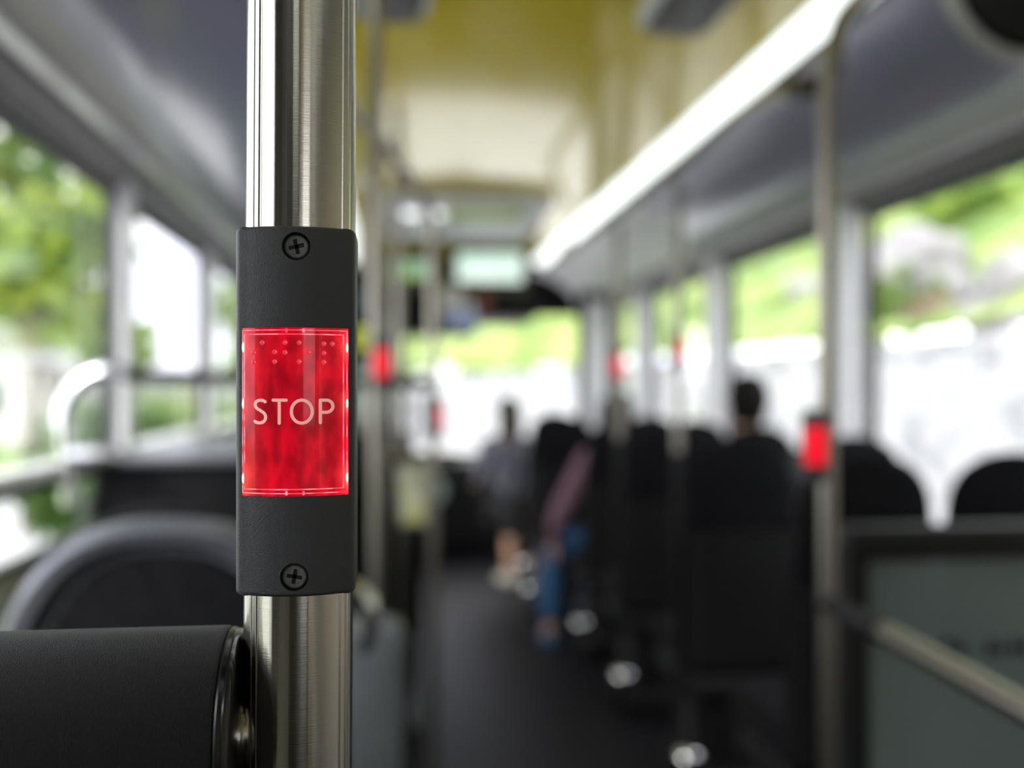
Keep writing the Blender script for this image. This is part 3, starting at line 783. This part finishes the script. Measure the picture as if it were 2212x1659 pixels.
# driver cab partition and dashboard
t = thing('driver_cab', 'dark driver cab partition at the front left', 'partition', (-.4, 6.9, 0))
MB().rbox(-.44, at(850, 900, 6.9).x+.4, -.03, .03, .02, at(850, 905, 6.9).z, .02, 'y').build('panel', M['black'], t)
MB().box(-.42, at(846, 900, 6.9).x+.4, -.01, .01, at(850, 905, 6.9).z, Z(.5)).build('cab_glass', M['divider'], t, smooth=False)
MB().rbox(at(838, 900, 6.9).x+.4, at(854, 900, 6.9).x+.4, -.03, .03, .02, Z(.52), .012, 'z').build('post', M['gasket'], t)
t = thing('dashboard', 'dark dashboard under the windscreen', 'dashboard', (.3, 8.1, 0))
MB().rbox(-1.1, 1.2, -.25, .35, .02, at(1000, 1000, 7.8).z, .08, 'x').build('console', M['black'], t)
MB().lathe([(.10, 0), (.12, .01), (.10, .03), (.01, .04)], (.0, -.32, at(990, 1060, 7.8).z), 'y').build('dial', mat('pale dial', (.40, .48, .44), rough=.4), t)

# ceiling covers near the top edge
def ceil_cover(px, py, Yc, rx, ry, label):
    hx_, hh = ray(px, py); p = Vector((hx_*Yc, Yc, Z(HT-.005)))
    t = thing('ceiling_speaker', label, 'speaker', tuple(p), 0, 'round-cornered covers on the yellow ceiling')
    MB().rbox(-rx, rx, -ry, ry, -.03, .02, .05, 'z').build('rim', M['hatch'], t)
    MB().rbox(-rx+.02, rx-.02, -ry+.02, ry-.02, -.045, -.029, .04, 'z').build('grille', M['dkgrey'], t)
    return t
ceil_cover(1505, -15, 2.30, .10, .22, 'dark grey cover with a pale rim beside the right light strip')
ceil_cover(838, -48, 2.30, .10, .22, 'dark grey cover with a pale rim at the left edge of the ceiling')
# big round black thing top right
p = at(2215, -50, 1.55)
t = thing('round_mirror', 'large round black mirror back with a silver rim at the top right corner', 'mirror', tuple(p))
MB().lathe([(.02, .02), (.115, .02), (.125, 0), (.115, -.02), (.02, -.03)], (0, 0, 0), 'y', 48).build('back', M['black'], t)
ring = [(.135*math.cos(2*PI*k/48), 0, .135*math.sin(2*PI*k/48)) for k in range(48)]
MB().tube(ring, .013, 12, closed=True).build('rim', M['cove_grey'], t)
MB().tube([(0, .02, .02), (.05, .06, .15), (.10, .1, .32)], .012, 10).build('arm', M['black'], t)

# ---------------------------------------------------------------- people
def limb(nodes): return nodes
def head_parts(t, c, face, hair_m, hair_fn, s=1.0):
    """c: head centre, face: direction angle around z (0 looks along +Y)"""
    R = Matrix.Rotation(face, 3, 'Z')
    def W(v): return Vector(c)+R@(Vector(v)*s)
    hb = MB()
    # ears, nose are grown out of small lofts
    e = []
    for sx in (-1, 1):
        q = W((sx*.035, .088, .012)); MB().ball(q, .012*s).build('eye', M['eye'], t)
        q = W((sx*.078, .0, -.005)); MB().ball(q, .010*s, .020*s, .032*s).build('ear', M['skin'], t)
    MB().tube([W((0, .090, .02)), W((0, .108, -.018)), W((0, .098, -.03))], [.008*s, .014*s, .010*s], 10).build('nose', M['skin'], t)
    MB().tube([W((-.022, .088, -.055)), W((0, .095, -.053)), W((.022, .088, -.055))], [.003*s, .007*s, .003*s], 8).build('mouth', M['lips'], t)
    hair_fn(W, s)
M['eye'] = mat('eye', (.6, .6, .6), rough=.2)
M['lips'] = mat('lips', (.4, .14, .12), rough=.5)
def hand(t, wrist, d, up, m):
    """palm and five fingers on the end of an arm; d = pointing direction, up = back of hand"""
    d = Vector(d).normalized(); up = Vector(up); up = (up-d*up.dot(d)).normalized(); s = d.cross(up)
    w_ = Vector(wrist); nodes = [(w_, .024), (w_+d*.045, (.036, .020)), (w_+d*.085, (.036, .016))]; ed = [(0, 1), (1, 2)]
    for i, L_ in enumerate((.060, .070, .066, .052)):
        b0 = w_+d*.085+s*(-.027+.018*i); k = len(nodes)
        nodes += [(b0, .009), (b0+d*L_*.5-up*.006, .0085), (b0+d*L_*.85-up*.022, .007)]
        ed += [(2, k), (k, k+1), (k+1, k+2)]
    k = len(nodes); b0 = w_+d*.035-s*.034
    nodes += [(b0, .011), (b0+d*.028-s*.020, .010), (b0+d*.055-s*.022-up*.01, .008)]
    ed += [(1, k), (k, k+1), (k+1, k+2)]
    return nodes, ed
def person(label, hip, turn, hair_m, top_m, leg_m, hairstyle='short', hd_turn=0.0, lean=0.0, left_arm=None, s=1.0, legs=None, shoe_m=None, shin_m=None):
    """seated person; hip: world point of the pelvis; turn: heading about z; the body in local coordinates (+Y ahead)"""
    t = thing('person', label, 'person', hip, turn)
    V = lambda x, y, z: Vector((x, y, z))*s
    n = []; e = []
    def a_(p, r, pr=None):
        n.append((p, r)); 
        if pr is not None: e.append((pr, len(n)-1))
        return len(n)-1
    pel = a_(V(0, 0, .05), .13*s); wst = a_(V(0, -.02+lean*.3, .20), .115*s, pel); ch = a_(V(0, -.03+lean*.7, .38), .14*s, wst)
    sh = a_(V(0, -.03+lean, .49), .095*s, ch); nk = a_(V(0, -.02+lean, .585), .052*s, sh)
    h1 = a_(V(0, .005+lean, .66), .072*s, nk); h2 = a_(V(0, .005+lean, .745), (.080*s, .088*s), h1); a_(V(0, -.005+lean, .80), .06*s, h2)
    arms = []
    for sx in (-1, 1):
        s1 = a_(V(sx*.17, -.02+lean, .47), .062*s, sh)
        if left_arm and sx == -1: el, wr = V(*left_arm[0]), V(*left_arm[1])
        else: el, wr = V(sx*.205, .04, .22), V(sx*.10, .26, .17)
        a1 = a_(el, .044*s, s1); a2 = a_(wr, .027*s, a1)
        arms.append((n[s1][0], el, wr))
        hn, he = hand(t, wr, (wr-el), (0, 0, 1) if not (left_arm and sx == -1) else (-1, 0, 0), None)
        k = len(n)
        n += hn[1:]; e.append((a2, k)); e += [(x-1+k, y-1+k) for x, y in he[1:]]
    legn = []
    for sx in (-1, 1):
        hp = a_(V(sx*.09, .03, .04), .085*s, pel)
        kn, an = (V(sx*.11, .42, .06), V(sx*.10, .44, -.36)) if not legs else (V(*legs[0 if sx < 0 else 1][0]), V(*legs[0 if sx < 0 else 1][1]))
        k1 = a_(kn, .058*s, hp); k2 = a_(kn.lerp(an, .35), .052*s, k1); k3 = a_(an, .034*s, k2); a_(an+V(0, .14, -.04), .03*s, k3)
        legn.append((n[hp][0], kn, an))
    skin('body', n, e, M['skin'], t)
    # top
    tn = [(V(0, 0, .04), .15*s), (V(0, -.02+lean*.3, .20), .14*s), (V(0, -.03+lean*.7, .38), .17*s), (V(0, -.03+lean, .495), .13*s), (V(0, -.02+lean, .565), .075*s)]; te = [(0, 1), (1, 2), (2, 3), (3, 4)]
    for s1, el, wr in arms:
        k = len(tn); tn += [(s1, .092*s), (el, .058*s), (el.lerp(wr, .8), .042*s)]; te += [(3, k), (k, k+1), (k+1, k+2)]
    skin('top', tn, te, top_m, t)
    tn = [(V(0, 0, .03), .145*s)]; te = []
    for hp, kn, an in legn:
        k = len(tn); tn += [(hp, .10*s), (kn, .072*s), (kn.lerp(an, .5 if shin_m else .9), .056*s)]; te += [(0, k), (k, k+1), (k+1, k+2)]
    skin('trousers', tn, te, leg_m, t)
    for hp, kn, an in legn:
        MB().tube([an+V(0, -.06, -.035), an+V(0, .0, -.03), an+V(0, .10, -.045), an+V(0, .18, -.055)], [.03*s, .044*s, .040*s, .028*s], 14).build('shoe', shoe_m or M['black'], t)
    hc = V(0, .005+lean, .725)
    def hair_fn(W, s_):
        b = MB()
        if hairstyle == 'short':
            rings = []
            for i in range(12):
                z = .128-.215*i/11; r = math.sqrt(max(0.02, 1-((z-.02)/.115)**2)) if z > .02 else 1-.36*((.02-z)/.107)**1.4
                yo = -.012 if z > .03 else -.018
                rings.append([W((.091*r*math.cos(2*PI*k/24), yo+(.101*r)*math.sin(2*PI*k/24)*(1 if math.sin(2*PI*k/24) < 0 or z > .03 else .35), z)) for k in range(24)])
            b.loft(rings)
        else:
            L_ = .22 if hairstyle == 'bob' else .34
            rings = []
            for i in range(16):
                z = .13-(.13+L_-.03)*i/15; r = math.sqrt(max(.03, 1-((z-.01)/.122)**2)) if z > .01 else 1-.15*max(0, (-.1-z))/.2
                ff = 1 if z > .055 else .05
                rings.append([W((.102*r*math.cos(2*PI*k/24), -.015+(.115*r)*math.sin(2*PI*k/24)*(1 if math.sin(2*PI*k/24) < 0 else ff), z)) for k in range(24)])
            b.loft(rings)
        b.build('hair', hair_m, t)
    head_parts(t, hc, hd_turn, hair_m, hair_fn, s)
    return t
# man with short dark hair, window seat, third row
person('seated man with short dark hair seen from behind before the right window', (1.46, 4.0, .545), 0.0, M['hair'], M['dark_cloth'], M['dark_cloth'], 'short', hd_turn=-.15, s=.96)
# woman in mauve
person('seated woman with dark hair, mauve top and blue jeans, one leg in the aisle', (1.14, 4.97, .50), .10, M['hair'], M['mauve'], M['jeans'], 'bob', hd_turn=-1.0, lean=-.02, s=.93,
       left_arm=((-.36, -.06, .17), (-.34, .08, .02)), legs=(((-.33, .18, -.02), (-.36, .10, -.47)), ((-.02, .42, .05), (-.04, .44, -.40))), shoe_m=mat('blue shoe', (.04, .10, .2), rough=.6))
# passenger in grey jacket further forward
person('passenger in a grey jacket with long brown hair near the windscreen', (.78, 6.75, .50), .35, M['hair_brown'], M['grey_cloth'], M['dark_cloth'], 'long', hd_turn=.2, s=.88, legs=(((-.14, -.30, .02), (-.16, -.36, -.44)), ((.04, -.30, .02), (.06, -.36, -.44))), shin_m=1, shoe_m=mat('pale shoe', (.5, .48, .42), rough=.6))

# ---------------------------------------------------------------- outside
ZG = -.35
rd = MB().box(-9, 6.0, -12, 90, ZG-.1, ZG).build('road', mat('pale asphalt', (.38, .38, .37), rough=.8, col2=(.44, .44, .43), cscale=3), smooth=False); struct(rd)
gr = MB().box(-60, -6.5, -14, 95, ZG-.1, ZG+.06).build('verge', mat('grass verge', (.10, .17, .035), rough=.9, col2=(.19, .26, .07), cscale=1.2), smooth=False); struct(gr)
# stone wall along the road, curving across ahead
def brick_mat():
    m = bpy.data.materials.new('white stone masonry'); m.use_nodes = True
    n = m.node_tree; L = n.links; b = n.nodes['Principled BSDF']; b.inputs['Roughness'].default_value = .85
    t = n.nodes.new('ShaderNodeTexCoord'); v = n.nodes.new('ShaderNodeTexVoronoi'); v.feature = 'DISTANCE_TO_EDGE'; v.inputs['Scale'].default_value = 1.9
    mp = n.nodes.new('ShaderNodeMapping'); mp.inputs['Scale'].default_value = (1, 1, 1.8); L.new(t.outputs['Object'], mp.inputs[0]); L.new(mp.outputs[0], v.inputs['Vector'])
    r = n.nodes.new('ShaderNodeValToRGB'); r.color_ramp.elements[0].color = (.30, .30, .31, 1); r.color_ramp.elements[0].position = .0
    r.color_ramp.elements[1].color = (.60, .60, .61, 1)
    v2 = n.nodes.new('ShaderNodeTexNoise'); v2.inputs['Scale'].default_value = 1.6; L.new(mp.outputs[0], v2.inputs['Vector'])
    r2 = n.nodes.new('ShaderNodeValToRGB'); r2.color_ramp.elements[0].color = (.55, .56, .58, 1); r2.color_ramp.elements[1].color = (1, 1, 1, 1); r2.color_ramp.elements[0].position = .3; r2.color_ramp.elements[1].position = .5
    L.new(v2.outputs[0], r2.inputs[0])
    mx = n.nodes.new('ShaderNodeMix'); mx.data_type = 'RGBA'; mx.blend_type = 'MULTIPLY'; mx.inputs['Factor'].default_value = 1
    L.new(v.outputs['Distance'], r.inputs[0]); L.new(r.outputs[0], mx.inputs[6]); L.new(r2.outputs[0], mx.inputs[7]); L.new(mx.outputs[2], b.inputs['Base Color'])
    return m
wp = curve([(6.3, -10, .6), (6.3, 4, .6), (6.2, 13, .58), (4.6, 23, .5), (-1, 32, .38), (-12, 37, .33), (-30, 38, .3)], 5)
rings = []
for i, p in enumerate(wp):
    d = (wp[min(i+1, len(wp)-1)]-wp[max(i-1, 0)]); d.z = 0; d.normalize(); nn = Vector((d.y, -d.x, 0))
    rings.append([(p.x, p.y, ZG-.1), (p.x, p.y, Z(p.z)-.12), (p.x-nn.x*.04, p.y-nn.y*.04, Z(p.z)-.12), (p.x-nn.x*.04, p.y-nn.y*.04, Z(p.z)), (p.x+nn.x*.5, p.y+nn.y*.5, Z(p.z)), (p.x+nn.x*.5, p.y+nn.y*.5, ZG-.1)])
o = MB().loft(rings).build('stone_wall', brick_mat(), smooth=False)
tag(o, 'long white stone retaining wall curving along the road outside the right windows', 'wall')
# hillside behind it
hv = []; nu, nv = 60, 26
wph = [q for q in wp if q.x > -4.5]
for i in range(nu):
    f = i/(nu-1)*(len(wph)-1); k = min(int(f), len(wph)-2); p = wph[k].lerp(wph[k+1], f-k)
    d = wph[k+1]-wph[k]; d.z = 0; d.normalize(); nn = Vector((d.y, -d.x, 0))
    ring = []
    for j in range(nv):
        dist = .45+j*.9; h = p.z-.05+dist*.62+noise.noise(Vector((p.x*.25+nn.x*dist*.25, p.y*.25+nn.y*dist*.25, 0)))*.9*min(1, dist/2)
        ring.append((p.x+nn.x*dist, p.y+nn.y*dist, Z(h)))
    hv.append(ring)
o = MB().loft(hv, closed=False, cap=False).build('hillside', mat('bright grassy slope', (.08, .15, .02), rough=.95, col2=(.25, .31, .09), cscale=.9, detail=5, lo=.35, hi=.6), angle=180); struct(o)
def hill_point(px, py, r=.5):
    a, b_ = ray(px, py); 
    # find Y where the ray meets the slope behind the straight wall
    for i in range(1, 600):
        Y = 2+i*.08; x = a*Y; h = b_*Y
        if x > 6.95+r and h < .6+(x-6.3)*.62+.1: return Vector((x, Y, Z(h)))
        if Y > 40: break
    return Vector((a*16, 16, Z(b_*16)))
def rock(px, py, r, label, sq=.7, seed=0, m=None):
    p = hill_point(px, py, r); bm = bmesh.new(); bmesh.ops.create_icosphere(bm, subdivisions=4, radius=r)
    for v in bm.verts:
        q = v.co.copy(); k = 1+.35*noise.noise(q*1.3/r+Vector((seed*7.3, 0, 0)))+.12*noise.noise(q*4/r)
        v.co = Vector((q.x*k, q.y*k, q.z*k*sq))
    me = bpy.data.meshes.new('boulder'); bm.to_mesh(me); bm.free()
    o = bpy.data.objects.new('boulder', me); COL.objects.link(o); o.location = p+Vector((0, 0, r*.25)); o.rotation_euler = (0, 0, seed)
    me.shade_smooth(); me.materials.append(m or M['rock']); return tag(o, label, 'rock', 'boulders on the slope behind the stone wall')
M['rock'] = mat('pale grey rock', (.17, .16, .165), rough=.9, col2=(.30, .29, .29), cscale=1.6, detail=6)
M['earth'] = mat('brown earth', (.07, .045, .03), rough=.95, col2=(.14, .10, .07), cscale=2)
rock(1970, 625, .95, 'large grey boulder on the green slope through the nearest right window', seed=1)
rock(2080, 630, .2, 'small grey boulder at the lower right of the large one', seed=2, sq=1)
rock(2215, 640, .55, 'pale boulder at the right edge of the picture, upper one', seed=3)
rock(2140, 705, .36, 'pale boulder at the right edge just above the stone wall', seed=4)
rock(2020, 690, .36, 'brown earth mound above the stone wall between the boulders', seed=5, m=M['earth'])
rock(1735, 640, .40, 'grey boulder seen just left of the tall right pole through the window', seed=6)
rock(1885, 625, .26, 'low grey boulder beside the window pillar, below the large one', seed=7)

leaf_mats = []
for i, (c1, c2) in enumerate((((.09, .18, .02), (.30, .42, .06)), ((.16, .28, .03), (.46, .56, .10)), ((.04, .11, .02), (.15, .26, .04)))):
    m = mat('foliage %d' % i, c1, rough=.7, col2=c2, cscale=1.3, detail=4)
    n_ = m.node_tree; tl = n_.nodes.new('ShaderNodeBsdfTranslucent'); mx_ = n_.nodes.new('ShaderNodeMixShader'); mx_.inputs[0].default_value = .45
    cr_ = [q for q in n_.nodes if q.type == 'VALTORGB'][0]; n_.links.new(cr_.outputs[0], tl.inputs[0])
    n_.links.new(n_.nodes['Principled BSDF'].outputs[0], mx_.inputs[1]); n_.links.new(tl.outputs[0], mx_.inputs[2]); n_.links.new(mx_.outputs[0], n_.nodes['Material Output'].inputs[0])
    leaf_mats.append(m)
M['bark'] = mat('bark', (.09, .07, .05), rough=.95, col2=(.16, .13, .10), cscale=6)
def plant(name, label, cat, loc, h, r, trunk, m, nleaf=1600, seed=0, ls=.16, group=None, squash=.8):
    rnd = random.Random(seed); t = thing(name, label, cat, loc, 0, group)
    vs = []; fs = []; blobs = []
    for k in range(9):
        a = rnd.uniform(0, 2*PI); q = rnd.uniform(0, .6)*r
        blobs.append((Vector((q*math.cos(a), q*math.sin(a), trunk+(h-trunk)*rnd.uniform(.25, .85))), r*rnd.uniform(.35, .6)))
    for i in range(nleaf):
        c, br = rnd.choice(blobs); d = Vector((rnd.gauss(0, 1), rnd.gauss(0, 1), rnd.gauss(0, 1))).normalized()
        p = c+Vector((d.x, d.y, d.z*squash))*br*(rnd.random()**.35)
        if p.z < .02: p.z = .02+rnd.random()*.2
        u = Vector((rnd.gauss(0, 1), rnd.gauss(0, 1), rnd.gauss(0, .6))).normalized(); v = u.cross(d+Vector((.01, .02, .03))).normalized()
        s1 = ls*rnd.uniform(.6, 1.3); k = len(vs)
        vs += [p-u*s1, p+v*s1*.45, p+u*s1, p-v*s1*.45]; fs.append((k, k+1, k+2, k+3))
    MB().add(vs, fs).build('foliage', m, t, smooth=False)
    if trunk > .1:
        MB().tube([(0, 0, 0), (.05, .03, trunk*.6), (0, 0, trunk+(h-trunk)*.5)], [.05*h**.5, .04*h**.5, .02], 10).build('trunk', M['bark'], t)
        for c, br in blobs[:4]: MB().tube([(0, 0, trunk*.9), tuple(c*.5+Vector((0, 0, trunk*.5))), tuple(c)], [.05, .035, .015], 8).build('branch', M['bark'], t)
    else:
        MB().tube([(0, 0, -.05), (0, 0, h*.4)], [.04, .02], 8).build('stem', M['bark'], t)
    return t
def gp(px, Y): 
    a, _ = ray(px, 800); return (a*Y, Y, ZG+.05)
GT = 'trees beyond the left windows'
plant('tree', 'broad green tree filling the nearest left window', 'tree', gp(60, 12), 4.0, 1.6, 2.2, leaf_mats[1], 900, 1, .20, GT)
plant('tree', 'darker green tree behind the broad one in the nearest left window', 'tree', gp(110, 18), 4.2, 1.5, 1.6, leaf_mats[0], 1000, 2, .2, GT)
plant('tree', 'tall tree at the left edge of the nearest left window', 'tree', gp(-60, 8), 4.6, 1.2, 2.6, leaf_mats[0], 600, 3, .2, GT)
plant('tree', 'bright green tree seen just right of the first left window pillar', 'tree', gp(290, 24), 3.4, .7, 1.0, leaf_mats[1], 500, 4, .18, GT)
plant('tree', 'distant tree behind the second left window pillar', 'tree', gp(560, 27), 4.6, 1.6, 1.4, leaf_mats[1], 1200, 5, .22, GT)
plant('shrub', 'dark rounded bush behind the silver hoop', 'bush', gp(185, 8.5), 1.65, .75, 0, leaf_mats[2], 1500, 6, .11)
plant('shrub', 'low bush left of the second window pillar', 'bush', gp(350, 15), 1.4, 1.3, 0, leaf_mats[1], 1600, 7, .12)
plant('shrub', 'low bush right of the second left pillar', 'bush', gp(465, 19), 1.4, 1.5, 0, leaf_mats[1], 1600, 17, .12)
# pale house outside left
p = gp(15, 29)
t = thing('house', 'pale rendered house partly hidden by trees outside the nearest left window', 'house', p)
MB().box(-3.0, 1.0, 0, 4, -.1, 2.6).build('wall', mat('white render', (.48, .47, .44), rough=.8), t, smooth=False)
MB().loft([[(-3.3, y, 2.6), (1.3, y, 2.6), (-1, y, 3.7)] for y in (-.3, 4.3)]).build('roof', mat('grey roof', (.2, .2, .2), rough=.8), t, smooth=False)
for x_ in (-2.2, -.4): MB().box(x_-.35, x_+.35, -.03, .02, .9, 1.9).build('window', mat('dark pane', (.06, .08, .09), rough=.1), t, smooth=False)
# right slope shrubs and far greenery ahead
def hplant(px, py, h, r, m, seed, label, n=1200):
    p = hill_point(px, py, r); plant('shrub', label, 'bush', tuple(p-Vector((0, 0, h*.5))), h, r, 0, m, n, seed, .13, 'bushes on the slope behind the stone wall')
hplant(1975, 655, 1.2, .6, leaf_mats[0], 11, 'dark green bush just above the wall under the large boulder')
hplant(1865, 690, .9, .42, leaf_mats[1], 12, 'yellow-green bush at the window pillar just above the wall')
hplant(2120, 470, 1.6, 1.2, leaf_mats[0], 13, 'dark green bush high on the slope at upper right')
hplant(1640, 660, 1.2, .8, leaf_mats[1], 14, 'bright bush above the wall, left of the tall pole')
hplant(1700, 590, 1.2, .9, leaf_mats[0], 15, 'darker bush higher up, left of the tall pole')
for i, (px_, Y) in enumerate(((880, 50), (1000, 56), (1110, 50), (1215, 46))):
    a, _ = ray(px_, 800)
    plant('tree', ['leftmost pale green tree beyond the windscreen', 'second pale green tree from the left beyond the windscreen', 'third pale green tree from the left beyond the windscreen', 'rightmost pale green tree beyond the windscreen'][i], 'tree', (a*Y, Y, ZG), 6.5, 2.4, 1.6, leaf_mats[1], 1500, 30+i, .28, 'trees beyond the windscreen', 1.0)
